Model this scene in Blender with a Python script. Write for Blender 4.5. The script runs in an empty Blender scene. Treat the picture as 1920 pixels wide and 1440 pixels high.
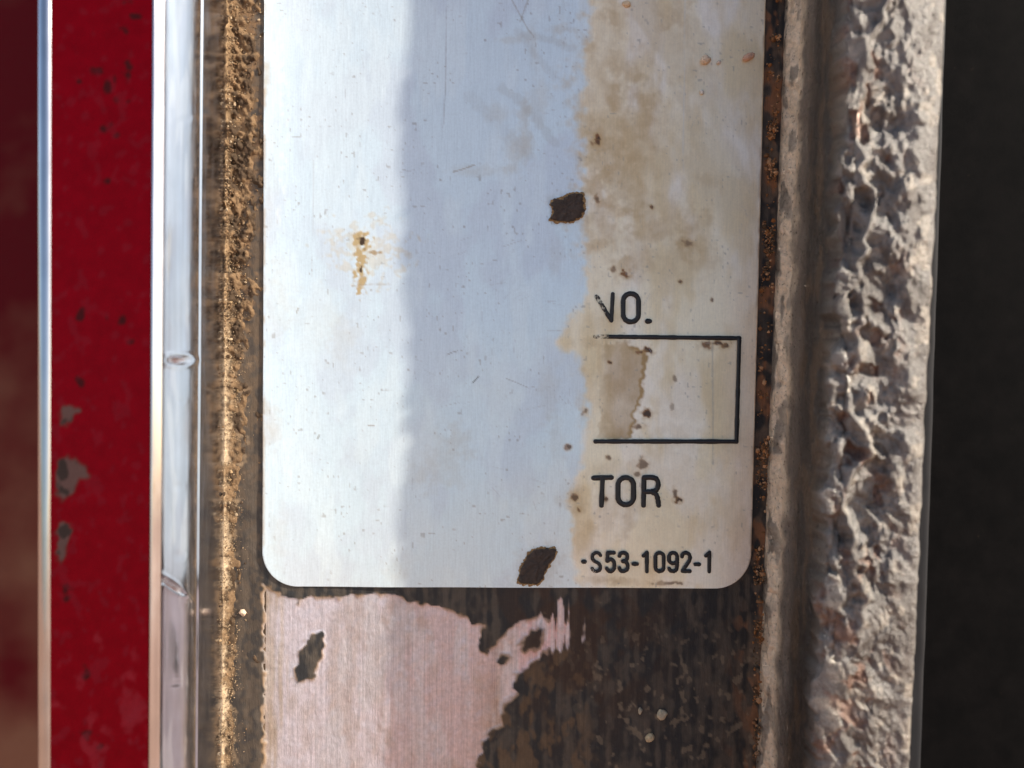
import bpy, math, random
import numpy as np
from mathutils import Matrix, Vector

# ------------------------------------------------------------------ frame of reference
# Local frame of the panel, in units of S metres: x right, z up, h out of the panel (local y = -h).
S = 6.0e-5
FPX, D = 1663.0, 1663.0
PITCH, ROLL, TILT = math.radians(2.4), 0.0125, math.radians(16)
M = Matrix.Translation((0, 0, 1.25)) @ Matrix.Rotation(-TILT, 4, 'X')
fwd = Vector((0, math.cos(PITCH), -math.sin(PITCH)))
up0 = Vector((0, math.sin(PITCH), math.cos(PITCH)))
rt0 = Vector((1, 0, 0))
rt = rt0 * math.cos(ROLL) + up0 * math.sin(ROLL)
up = up0 * math.cos(ROLL) - rt0 * math.sin(ROLL)
cpos = -fwd * D

sc = bpy.context.scene
# ------------------------------------------------------------------ camera
cam = bpy.data.cameras.new('camera'); cam_o = bpy.data.objects.new('camera', cam)
sc.collection.objects.link(cam_o); sc.camera = cam_o
cm = Matrix((rt, up, -fwd)).transposed().to_4x4()
cm.translation = cpos * S
cam_o.matrix_world = M @ cm
cam.sensor_width = 36; cam.lens = 18 * FPX / 960
cam.clip_start = 0.002; cam.clip_end = 3000
cam.dof.use_dof = True
cam.dof.focus_distance = (D - 8) * S
cam.dof.aperture_fstop = (cam.lens / 1000) / (2 * 14 * S)   # lens opening about 3.4 mm wide
cam.dof.aperture_blades = 0
# ------------------------------------------------------------------ sky and sun
SUN_L = Vector((1.0, -0.380, 0.55)).normalized()          # towards the sun, panel frame
sun_w = (M.to_3x3() @ SUN_L).normalized()
EL = math.asin(sun_w.z); AZ = math.atan2(sun_w.x, sun_w.y)
world = bpy.data.worlds.new('World'); sc.world = world; world.use_nodes = True
wn = world.node_tree.nodes; wl = world.node_tree.links
sky = wn.new('ShaderNodeTexSky'); sky.sky_type = 'NISHITA'; sky.sun_disc = False
sky.sun_elevation = EL; sky.sun_rotation = AZ; sky.dust_density = 2.0
wl.new(sky.outputs[0], wn['Background'].inputs[0]); wn['Background'].inputs[1].default_value = 0.115
sl = bpy.data.lights.new('sun', 'SUN'); sl.energy = 5.0; sl.angle = math.radians(0.8); sl.color = (1, 0.95, 0.84)
so = bpy.data.objects.new('sun', sl); sc.collection.objects.link(so)
so.rotation_euler = sun_w.to_track_quat('Z', 'Y').to_euler(); so.location = (1, -1, 2)
sc.view_settings.view_transform = 'Standard'; sc.view_settings.look = 'None'
sc.view_settings.exposure = 0.56; sc.view_settings.gamma = 1

# ------------------------------------------------------------------ numeric helpers
rng = np.random.default_rng(7); random.seed(7)
F_, R_, U_, C_ = (np.array(v) for v in (fwd, rt, up, cpos))
def at(X, Y, h=0.0):
    """photo position (1920 x 1440) at height h -> panel frame x, z"""
    X, Y, h = np.broadcast_arrays(np.asarray(X, float), np.asarray(Y, float), np.asarray(h, float))
    d = F_ + R_ * ((X - 960) / FPX)[..., None] + U_ * ((720 - Y) / FPX)[..., None]
    t = (-h - C_[1]) / d[..., 1]
    return C_[0] + t * d[..., 0], C_[2] + t * d[..., 2]
def proj(x, z, h):
    v = np.stack(np.broadcast_arrays(x, -np.asarray(h, float), z), -1) - C_
    w = v @ F_
    return 960 + FPX * (v @ R_) / w, 720 - FPX * (v @ U_) / w
def hsh(ix, iy, iz, seed):
    n = (ix.astype(np.int64) * 374761393 + iy.astype(np.int64) * 668265263 + iz.astype(np.int64) * 2147483647 + seed * 1274126177) & 0xffffffff
    n = ((n ^ (n >> 13)) * 1274126177) & 0xffffffff
    n = ((n ^ (n >> 16)) * 2246822519) & 0xffffffff
    return ((n ^ (n >> 15)) & 0xffffff) / float(0xffffff)
def vn(x, y, z=0.0, seed=0):
    x, y, z = np.broadcast_arrays(np.asarray(x, float), np.asarray(y, float), np.asarray(z, float))
    fx, fy, fz = np.floor(x), np.floor(y), np.floor(z)
    u, v, w = x - fx, y - fy, z - fz
    u, v, w = (a * a * a * (a * (a * 6 - 15) + 10) for a in (u, v, w))
    o = 0
    for i in (0, 1):
        for j in (0, 1):
            for k in (0, 1):
                o = o + hsh(fx + i, fy + j, fz + k, seed) * (u if i else 1 - u) * (v if j else 1 - v) * (w if k else 1 - w)
    return o
def fbm(x, y, z=0.0, seed=0, oct=4, gain=.5):
    o, a, t = 0, 1, 0
    q = np.broadcast_arrays(np.asarray(x, float), np.asarray(y, float), np.asarray(z, float))
    step = max([np.median(np.abs(np.diff(c_, axis=k))) for c_ in q for k in range(c_.ndim) if c_.shape[k] > 1] or [0]) if q[0].ndim > 1 else 0
    for i in range(oct):
        if i and step * 2 ** i > .55: break
        ca, sa = math.cos(.7 * i + .45), math.sin(.7 * i + .45)
        o = o + a * vn((x * ca - y * sa) * 2 ** i + 17.3 * i, (x * sa + y * ca) * 2 ** i + 5.1 * i, np.asarray(z) * 2 ** i, seed + i); t += a; a *= gain
    return o / t
def worley(x, y, z, seed=0):
    x, y, z = np.broadcast_arrays(x, y, z)
    fx, fy, fz = np.floor(x), np.floor(y), np.floor(z)
    best = np.full(x.shape, 9.0); sec = best.copy()
    for i in (-1, 0, 1):
        for j in (-1, 0, 1):
            for k in (-1, 0, 1):
                a, b, c = fx + i, fy + j, fz + k
                d = np.sqrt((a + hsh(a, b, c, seed) - x) ** 2 + (b + hsh(a, b, c, seed + 1) - y) ** 2 + (c + hsh(a, b, c, seed + 2) - z) ** 2)
                sec = np.minimum(sec, np.maximum(d, best)); best = np.minimum(best, d)
    return best, sec
def ss(a, b, v):
    t = np.clip((v - a) / (b - a), 0, 1); return t * t * (3 - 2 * t)
def sdf(X, Y, poly):
    """distance in px to a polygon, negative inside"""
    P = np.array(poly, float); Q = np.roll(P, -1, 0)
    best = np.full(X.shape, 1e9); inside = np.zeros(X.shape, bool)
    for (ax, ay), (bx, by) in zip(P, Q):
        ex, ey = bx - ax, by - ay
        t = np.clip(((X - ax) * ex + (Y - ay) * ey) / (ex * ex + ey * ey + 1e-9), 0, 1)
        best = np.minimum(best, np.hypot(X - ax - t * ex, Y - ay - t * ey))
        c = ((ay > Y) != (by > Y)) & (X < (bx - ax) * (Y - ay) / (by - ay + 1e-12) + ax)
        inside ^= c
    return np.where(inside, -best, best)
def segd(X, Y, pts):
    best = np.full(X.shape, 1e9)
    for (ax, ay), (bx, by) in zip(pts[:-1], pts[1:]):
        ex, ey = bx - ax, by - ay
        t = np.clip(((X - ax) * ex + (Y - ay) * ey) / (ex * ex + ey * ey + 1e-9), 0, 1)
        best = np.minimum(best, np.hypot(X - ax - t * ex, Y - ay - t * ey))
    return best
def mix(c, col, m):
    return c + (np.array(col, float) - c) * np.asarray(m)[..., None]
def srgb(r, g, b):
    f = lambda v: (v / 255 / 12.92) if v < 10 else ((v / 255 + .055) / 1.055) ** 2.4
    return (f(r), f(g), f(b))

# ------------------------------------------------------------------ object helpers
def link(o): sc.collection.objects.link(o); return o
def thing(name, label, cat, group=None):
    o = link(bpy.data.objects.new(name, None)); o.empty_display_size = .01; o.matrix_world = M
    o['label'] = label; o['category'] = cat
    if group: o['group'] = group
    return o
def place(name, me, m, parent):
    me.materials.append(m); o = link(bpy.data.objects.new(name, me))
    if parent is not None: o.parent = parent
    else: o.matrix_world = M
    return o
def mesh_np(name, V, Fq, m, parent, col=None, smooth=True):
    """V (n,3) as x, h, z ; Fq (k,4) or (k,3)"""
    co = np.stack([V[:, 0], -V[:, 1], V[:, 2]], 1) * S
    me = bpy.data.meshes.new(name); k, n = Fq.shape
    me.vertices.add(len(co)); me.vertices.foreach_set('co', co.astype(np.float32).ravel())
    me.loops.add(k * n); me.loops.foreach_set('vertex_index', Fq.astype(np.int32).ravel())
    me.polygons.add(k); me.polygons.foreach_set('loop_start', np.arange(0, k * n, n, dtype=np.int32))
    me.polygons.foreach_set('loop_total', np.full(k, n, np.int32))
    me.update(calc_edges=True)
    me.polygons.foreach_set('use_smooth', np.full(k, smooth))
    if col is not None:
        a = me.color_attributes.new('tone', 'FLOAT_COLOR', 'POINT')
        if col.shape[1] == 3: col = np.concatenate([col, np.ones((len(col), 1))], 1)
        a.data.foreach_set('color', col.astype(np.float32).ravel())
    me.validate()
    return place(name, me, m, parent)
def quads(r, c, flip=False):
    i = np.arange(r * c).reshape(r, c)
    q = np.stack([i[:-1, :-1], i[:-1, 1:], i[1:, 1:], i[1:, :-1]], -1).reshape(-1, 4)
    return q[:, ::-1] if flip else q
def sheet(name, x, h, z, m, parent, col=None, flip=False):
    r, c = x.shape; h = np.broadcast_to(h, x.shape)
    V = np.stack([x, h, z], -1).reshape(-1, 3)
    return mesh_np(name, V, quads(r, c, flip), m, parent, None if col is None else col.reshape(-1, col.shape[-1]))

# ------------------------------------------------------------------ material helper
class MB:
    def __init__(s, name):
        s.m = bpy.data.materials.new(name); s.m.use_nodes = True; s.t = s.m.node_tree
        s.b = s.t.nodes['Principled BSDF']; s.out = s.t.nodes['Material Output']
        tc = s.n('ShaderNodeTexCoord'); mp = s.n('ShaderNodeVectorMath'); mp.operation = 'SCALE'
        mp.inputs['Scale'].default_value = 1 / S; s.l(tc.outputs['Object'], mp.inputs[0]); s.px = mp.outputs[0]
    def n(s, k): return s.t.nodes.new(k)
    def l(s, a, b): s.t.links.new(a, b)
    def noise(s, scale, detail=4, rough=.55, stretch=(1, 1, 1)):
        mp = s.n('ShaderNodeMapping'); mp.inputs['Scale'].default_value = [scale * q for q in stretch]; s.l(s.px, mp.inputs[0])
        n = s.n('ShaderNodeTexNoise'); n.inputs['Scale'].default_value = 1; n.inputs['Detail'].default_value = detail
        n.inputs['Roughness'].default_value = rough; s.l(mp.outputs[0], n.inputs['Vector']); return n.outputs[0]
    def ramp(s, f, a, b, lo=0., hi=1.):
        r = s.n('ShaderNodeMapRange'); r.inputs[1].default_value = a; r.inputs[2].default_value = b
        r.inputs[3].default_value = lo; r.inputs[4].default_value = hi; s.l(f, r.inputs[0]); return r.outputs[0]
    def mixc(s, f, a, b, mode='MIX'):
        x = s.n('ShaderNodeMix'); x.data_type = 'RGBA'; x.blend_type = mode
        for sock, v in ((x.inputs[0], f), (x.inputs[6], a), (x.inputs[7], b)):
            if hasattr(v, 'links'): s.l(v, sock)
            elif isinstance(v, (int, float)): sock.default_value = v
            else: sock.default_value = (*v, 1)
        return x.outputs[2]
    def tone(s):
        a = s.n('ShaderNodeAttribute'); a.attribute_name = 'tone'; return a.outputs['Color'], a.outputs['Alpha']
    def grey(s, v):
        c = s.n('ShaderNodeCombineColor')
        for i in range(3): s.l(v, c.inputs[i])
        return c.outputs[0]
    def bump(s, f, dist, strength=1.):
        b = s.n('ShaderNodeBump'); b.inputs['Strength'].default_value = strength; b.inputs['Distance'].default_value = dist * S
        s.l(f, b.inputs['Height']); s.l(b.outputs[0], s.b.inputs['Normal']); return b
    def set(s, **k):
        for q, v in k.items():
            i = s.b.inputs[q.replace('_', ' ')]
            if hasattr(v, 'links'): s.l(v, i)
            elif isinstance(v, (int, float)): i.default_value = v
            else: i.default_value = (*v, 1)
        return s

# satin silver field: tone = stains and lacquer colour, alpha = how much it is bare metal
f = MB('silver_field'); c, a = f.tone()
br = f.noise(.35, 5, .65, (1, 1, .07)); gr = f.noise(.22, 3, .6)
k = f.ramp(br, .25, .75, .93, 1.07); k2 = f.ramp(gr, .3, .7, .96, 1.04)
cc = f.mixc(1., c, f.grey(k), 'MULTIPLY'); cc = f.mixc(1., cc, f.grey(k2), 'MULTIPLY')
f.set(Base_Color=cc, Metallic=f.ramp(a, 0, 1, .0, .42), Roughness=f.ramp(br, .2, .8, .27, .38))
f.set(Coat_Weight=.0, Coat_Roughness=.2); f.bump(f.noise(.3, 4, .65, (1, 1, .1)), 1.1, .22)
M_field = f.m
# backing sheet: tone colour, alpha 1 = bare brushed metal, 0 = ink and dirt
f = MB('backing_sheet'); c, a = f.tone()
br = f.noise(.30, 6, .7, (1, 1, .012)); gr = f.noise(.12, 5, .7)
cc = f.mixc(1., c, f.grey(f.ramp(br, .25, .75, .76, 1.24)), 'MULTIPLY')
cc = f.mixc(1., cc, f.grey(f.ramp(gr, .3, .7, .85, 1.15)), 'MULTIPLY')
f.set(Base_Color=cc, Metallic=f.ramp(a, 0, 1, 0, .62), Roughness=f.ramp(a, 0, 1, .55, .34), Specular_IOR_Level=.35)
f.bump(f.noise(.25, 6, .75, (1, 1, .25)), 3.0, .5); M_back = f.m
# printed ink that wears off in specks: alpha of the tone = coverage
f = MB('printed_ink'); n1 = f.noise(.22, 5, .7); c, a = f.tone()
th = f.n('ShaderNodeMath'); th.operation = 'ADD'; f.l(a, th.inputs[0]); f.l(n1, th.inputs[1])
cov = f.ramp(th.outputs[0], .92, 1.06, 0, 1)
f.set(Base_Color=f.mixc(f.ramp(n1, .3, .75), (.006, .006, .007), (.02, .02, .022)), Roughness=.5, Alpha=cov); M_ink = f.m
# residue spots
f = MB('residue'); n1 = f.noise(.16, 6, .75)
f.set(Base_Color=f.mixc(f.ramp(n1, .35, .7), (.018, .012, .010), (.075, .045, .03)), Roughness=.55); f.bump(n1, 6, .7); M_res = f.m
# rust brown rim
f = MB('rust_rim'); n1 = f.noise(.2, 5, .7)
f.set(Base_Color=f.mixc(f.ramp(n1, .35, .7), (.16, .085, .03), (.42, .27, .12)), Roughness=.8); M_rim = f.m
# red paint
f = MB('red_paint'); c, a = f.tone(); n1 = f.noise(.05, 5, .6); n2 = f.noise(.5, 3, .6)
f.set(Base_Color=f.mixc(1., c, f.grey(f.ramp(n1, .3, .7, .9, 1.1)), 'MULTIPLY'), Roughness=f.ramp(a, 0, 1, .6, .3), Specular_IOR_Level=.06)
f.bump(n2, .6, .12); M_red = f.m
# polished aluminium
f = MB('polished_metal'); c, a = f.tone(); n1 = f.noise(.05, 5, .65, (1, 1, .08)); n2 = f.noise(.03, 4, .6, (1.5, 1.5, .35))
f.set(Base_Color=c, Metallic=f.ramp(a, 0, 1, .1, 1.), Roughness=f.ramp(n2, .3, .75, .1, .26)); f.bump(n1, 2.0, .06); M_pol = f.m
# rough ridge
f = MB('rough_metal'); c, a = f.tone(); n1 = f.noise(.13, 8, .7); n2 = f.noise(.05, 4, .6)
f.set(Base_Color=f.mixc(1., c, f.grey(f.ramp(n1, .3, .7, .72, 1.28)), 'MULTIPLY'), Roughness=f.ramp(n1, .3, .7, .22, .46),
      Metallic=.5, Specular_IOR_Level=.5); f.bump(n1, 9, .6); M_ridge = f.m
# loose dirt
f = MB('dirt'); c, a = f.tone(); n1 = f.noise(.3, 5, .7)
f.set(Base_Color=f.mixc(1., c, f.grey(f.ramp(n1, .3, .7, .7, 1.3)), 'MULTIPLY'), Roughness=1., Specular_IOR_Level=.0); f.bump(n1, 3, .6); M_dirt = f.m
# black rubber
f = MB('black_rubber'); n1 = f.noise(.02, 6, .65); n2 = f.noise(.3, 4, .7); n3 = f.noise(.045, 3, .5)
cc = f.mixc(f.ramp(n1, .35, .8), (.0022, .0020, .0022), (.006, .005, .005))
cc = f.mixc(f.ramp(n3, .74, .78), cc, (.05, .035, .025))
f.set(Base_Color=cc, Roughness=.8, Specular_IOR_Level=.05); f.bump(n2, 3, .4); M_rub = f.m
f = MB('strip_rubber'); n1 = f.noise(.03, 5, .6, (1, 1, .2))
f.set(Base_Color=f.mixc(f.ramp(n1, .3, .75), (.016, .016, .018), (.026, .024, .025)), Roughness=.7, Specular_IOR_Level=.15); M_strip = f.m
# machine body behind: old red paint with dried mud
f = MB('muddy_red_paint'); n1 = f.noise(.0022, 3, .5); n2 = f.noise(.05, 5, .6)
sep = f.n('ShaderNodeSeparateXYZ'); f.l(f.px, sep.inputs[0]); lowm = f.ramp(sep.outputs[2], 300, -1900, -.14, .16)
ad = f.n('ShaderNodeMath'); ad.operation = 'ADD'; f.l(n1, ad.inputs[0]); f.l(lowm, ad.inputs[1])
cc = f.mixc(f.ramp(ad.outputs[0], .36, .72), (.15, .003, .008), (.32, .14, .08))
f.set(Base_Color=f.mixc(f.ramp(n2, .4, .8, 0, .35), cc, (.09, .03, .02)), Roughness=.7, Specular_IOR_Level=.15); M_body = f.m
# red earth
f = MB('red_earth'); tc = f.n('ShaderNodeTexCoord')
def gn(scale):
    n = f.n('ShaderNodeTexNoise'); n.inputs['Scale'].default_value = scale; n.inputs['Detail'].default_value = 8; f.l(tc.outputs['Object'], n.inputs['Vector']); return n.outputs[0]
f.set(Base_Color=f.mixc(f.ramp(gn(.6), .35, .65), (.30, .15, .09), (.42, .24, .15)), Roughness=.95)
b = f.bump(gn(6), 1, .6); b.inputs['Distance'].default_value = .05; M_earth = f.m

# ------------------------------------------------------------------ ground
def ground():
    n = 41; g = np.sign(np.linspace(-1, 1, n)) * np.abs(np.linspace(-1, 1, n)) ** 3 * 1500
    xx, yy = np.meshgrid(g, g); zz = (fbm(xx * .3 + 50, yy * .3 + 50, seed=5) - .5) * .12
    me = bpy.data.meshes.new('ground')
    me.from_pydata(np.stack([xx, yy, zz], -1).reshape(-1, 3).tolist(), [], quads(n, n).tolist())
    me.materials.append(M_earth); o = link(bpy.data.objects.new('ground', me)); o['kind'] = 'structure'
ground()

# ------------------------------------------------------------------ machine body behind the channel
def box_part(name, x0, x1, h0, h1, z0, z1, m, parent, bev=8, col=None):
    import bmesh
    bm = bmesh.new(); bmesh.ops.create_cube(bm, size=1)
    for v in bm.verts:
        v.co = Vector(((x0 + x1) / 2 + v.co.x * (x1 - x0), -((h0 + h1) / 2) + v.co.y * (h1 - h0), (z0 + z1) / 2 + v.co.z * (z1 - z0))) * S
    if bev: bmesh.ops.bevel(bm, geom=bm.edges[:], offset=bev * S, segments=3, affect='EDGES', profile=.5)
    me = bpy.data.meshes.new(name); bm.to_mesh(me); bm.free()
    for p in me.polygons: p.use_smooth = False
    return place(name, me, m, parent)
ZT, ZB = 3000, -1500
body = thing('machine_body', 'dark red mud-stained machine panel far behind the red rail, blurred at the left edge', 'machine panel')
box_part('body_panel', -6000, 900, -2300, -2100, -4500, 4500, M_body, body, 30)

# ------------------------------------------------------------------ rail with the red face
rail = thing('edge_rail', 'polished aluminium rail with a red painted face left of the silver plate', 'rail')
SK = 0.010      # the rail leans a touch against the plate
def rail_strip(name, prof, m, nz, colf=None, disp=None):
    P = np.array(prof, float); zz = np.linspace(ZB, ZT, nz)
    x = P[None, :, 0] + SK * zz[:, None]; h = np.repeat(P[None, :, 1], nz, 0); z = np.repeat(zz[:, None], len(P), 1)
    X, Y = proj(x, z, h)
    if disp is not None: x, h = disp(x, h, z, X, Y)
    col = colf(X, Y, x, h, z) if colf else None
    return sheet(name, x, h, z, m, rail, col, flip=False)
def dens(a, b, n): return [(a[0] + (b[0] - a[0]) * i / (n - 1), a[1] + (b[1] - a[1]) * i / (n - 1)) for i in range(n)]
HR = 305
SPOTS = [(235, 118, 10, 9), (215, 150, 5, 14), (180, 135, 13, 10), (238, 125, 8, 22), (235, 60, 9, 8), (252, 30, 13, 5), (232, 5, 14, 6),
         (218, 190, 8, 7), (240, 190, 6, 5), (150, 155, 7, 6), (204, 160, 8, 12), (200, 240, 10, 9), (203, 340, 7, 6), (220, 255, 6, 5),
         (152, 595, 8, 14), (230, 597, 10, 9), (246, 640, 7, 6), (200, 595, 5, 5), (122, 1110, 10, 14), (162, 1265, 9, 14), (158, 1372, 17, 13), (186, 1400, 6, 5), (186, 1430, 8, 7), (150, 715, 8, 8)]
CHIPS = [[(112, 770), (118, 757), (124, 762), (130, 762), (142, 768), (150, 772), (140, 778), (132, 785), (124, 797), (115, 795)],
         [(108, 868), (116, 857), (140, 862), (150, 872), (163, 880), (164, 895), (148, 898), (140, 915), (132, 930), (118, 940), (108, 932), (106, 905)],
         [(110, 982), (122, 978), (132, 982), (130, 1008), (124, 1025), (122, 1050), (114, 1060), (109, 1050)]]
def red_tone(X, Y, x, h, z):
    c = np.empty(X.shape + (4,)); c[..., :3] = (.108, .0003, .0034); c[..., 3] = 1
    w = (fbm(X * .09, Y * .09, seed=21) - .5)
    def lay(col, m, r):
        c[..., :3] = mix(c[..., :3], col, m); c[..., 3] = c[..., 3] * (1 - m) + r * m
    for (sx, sy, a, b) in SPOTS:
        d = np.hypot((X - sx) / a, (Y - sy) / b) + w * 1.6
        lay((.022, .004, .005), .9 * ss(1.2, .35, d), .4)
    sp = fbm(X * .06, Y * .05, seed=33, oct=5)
    lay((.10, .006, .012), .4 * ss(.64, .78, sp), .5)
    pk = fbm(X * .035, Y * .03, seed=37, oct=5) * ss(1000, 1250, Y)
    lay((.16, .015, .024), .4 * ss(.55, .75, pk), .2)
    for p in CHIPS:
        d = sdf(X, Y, p) + w * 9
        lay((.07, .012, .012), ss(6, 1, d) * .7, 0); lay((.065, .036, .034), ss(2.5, -2.5, d), 0)
        lay((.025, .017, .016), ss(2, -3, d) * ss(.5, .6, fbm(X * .06, Y * .04, seed=44) + .12 * ss(132, 112, X)), 0)
    return c
rail_strip('red_face', dens((-707.2, HR), (-553, HR), 80), M_red, 1500, red_tone)
def metal_tone(X, Y, x, h, z):
    c = np.empty(X.shape + (4,)); n = fbm(X * .04, Y * .03, seed=61)
    st = fbm(X * .16, Y * .004, seed=63, oct=3)
    c[..., :3] = np.array((.63, .65, .73)) * (.86 + .12 * n + .3 * (st - .4))[..., None]; c[..., 3] = 1
    return c
def arc(cx, ch, r, a0, a1, n):
    return [(cx + r * math.cos(math.radians(a0 + (a1 - a0) * i / (n - 1))), ch + r * math.sin(math.radians(a0 + (a1 - a0) * i / (n - 1)))) for i in range(n)]
rail_strip('outer_lip', [(-729, -200)] + arc(-716, HR - 9, 13, 180, 38, 20), M_pol, 300, lambda *q: metal_tone(*q) * np.array((1.0, .95, .88, 1)))
rail_strip('outer_side', [(-729, -2100), (-729, -1000), (-729, -200)], M_body, 60)
# rounded chamfer and the polished wall
NICKS = [(335, 675, 20, 7.5, 0), (322, 1098, 24, 5, .62), (330, 1282, 18, 5, -.1), (338, 752, 8, 5, 0), (335, 1042, 10, 8, 0), (345, 224, 13, 6, -.2), (332, 912, 9, 7, 0), (333, 600, 10, 9, 0)]
def nick(X, Y, i):
    sx, sy, a, b, r = NICKS[i]; u = (X - sx) * math.cos(r) + (Y - sy) * math.sin(r); v = -(X - sx) * math.sin(r) + (Y - sy) * math.cos(r)
    return np.hypot(u / a, v / b)
def wall_disp(x, h, z, X, Y):
    d = np.zeros(x.shape)
    for i in range(len(NICKS)):
        q = nick(X, Y, i); dep = 9 if i < 2 else .9
        d += dep * np.exp(-q * q * 1.4) - dep * .3 * np.exp(-(q - 1.5) ** 2 * 5)
    for k in range(70):
        pass
    pit = fbm(h * .05, z * .045, seed=71, oct=4); d += .0 * ss(.56, .72, pit) * ss(60, 150, h)
    d += .5 * (vn(h * .008, z * .004, seed=75) - .5)
    return x - d, h
def wall_tone(X, Y, x, h, z):
    c = metal_tone(X, Y, x, h, z); c[..., :3] *= .88
    for i in (0, 1):
        m = ss(1.0, .45, nick(X, Y, i) + .5 * (fbm(X * .2, Y * .2, seed=81) - .5))
        c[..., :3] = mix(c[..., :3], (.10, .05, .045), m); c[..., 3] *= 1 - .8 * m
    pit = fbm(h * .06, z * .014, seed=71, oct=4); m = .3 * ss(.58, .75, pit) * ss(150, 200, h)
    c[..., :3] = mix(c[..., :3], (.72, .72, .74), m); c[..., 3] *= 1 - .25 * m
    return c
wallp = dens((-552, HR + .6), (-539, HR - 10), 6)[:-1] + arc(-556, HR - 26, 20, 50, 8, 8) + dens((-535.5, 262), (-535.5, -10), 90)
cham = [(-553, HR - 3)] + [(-552.5, HR + .8)] + dens((-551, HR + .6), (-539.5, HR - 9), 7)
rail_strip('chamfer', cham, M_pol, 400, lambda *q: metal_tone(*q) * np.array((1.1, 1.02, .95, 1)))
rail_strip('side_wall', [(-539.5, HR - 9.0)] + [(-536.6 + 2.4 * i / 109 + 5.5 * max(0., math.sin(math.pi * (hh_ - 150) / 135)) ** .8 * (150 < hh_ < 285) - 1.5 * (hh_ > 143) * (hh_ <= 150), hh_) for i in range(110) for hh_ in (HR - 15 - (HR - 3) * i / 109,)], M_pol, 1350, wall_tone, wall_disp)

# ------------------------------------------------------------------ data plate
plate = thing('data_plate', 'worn silver data plate with black print lying between the red rail and the rough ridge', 'data plate')
PINK = [(493, 1500), (493, 1093), (503, 1100), (520, 1112), (550, 1120), (560, 1131), (577, 1120), (593, 1118), (640, 1120), (693, 1115), (733, 1117), (757, 1125), (770, 1132), (800, 1133),
        (830, 1140), (850, 1150), (877, 1153), (885, 1173), (907, 1173), (901, 1193), (899, 1220), (908, 1228), (923, 1213), (947, 1190), (963, 1170), (990, 1162), (1027, 1157), (1047, 1147), (1062, 1150), (1064, 1190), (1067, 1203), (1047, 1213), (1020, 1227), (993, 1250), (967, 1267), (960, 1290), (970, 1303), (947, 1320), (942, 1343), (947, 1363), (923, 1370), (910, 1390), (900, 1417), (894, 1445), (888, 1500)]
ISL = [[(605, 1183), (608, 1207), (597, 1250), (587, 1273), (553, 1287), (552, 1257), (562, 1220), (580, 1193)],
       [(1013, 1173), (1020, 1180), (1010, 1213), (983, 1227), (973, 1217), (987, 1193)], [(927, 1243), (940, 1227), (957, 1233), (937, 1250)]]
def left_dust(X, Y):
    """how thick the dust lies in the left groove"""
    t = ss(300, 1000, Y)
    wid = 84 * (1 - t) + 32 * t + 18 * (fbm(Y * .012, Y * 0, seed=91) - .5) + 10 * ss(620, 800, Y) * ss(1000, 850, Y)
    return np.clip(1 - (X - 432 + .012 * Y) / np.maximum(wid, 8), 0, 1)
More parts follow.
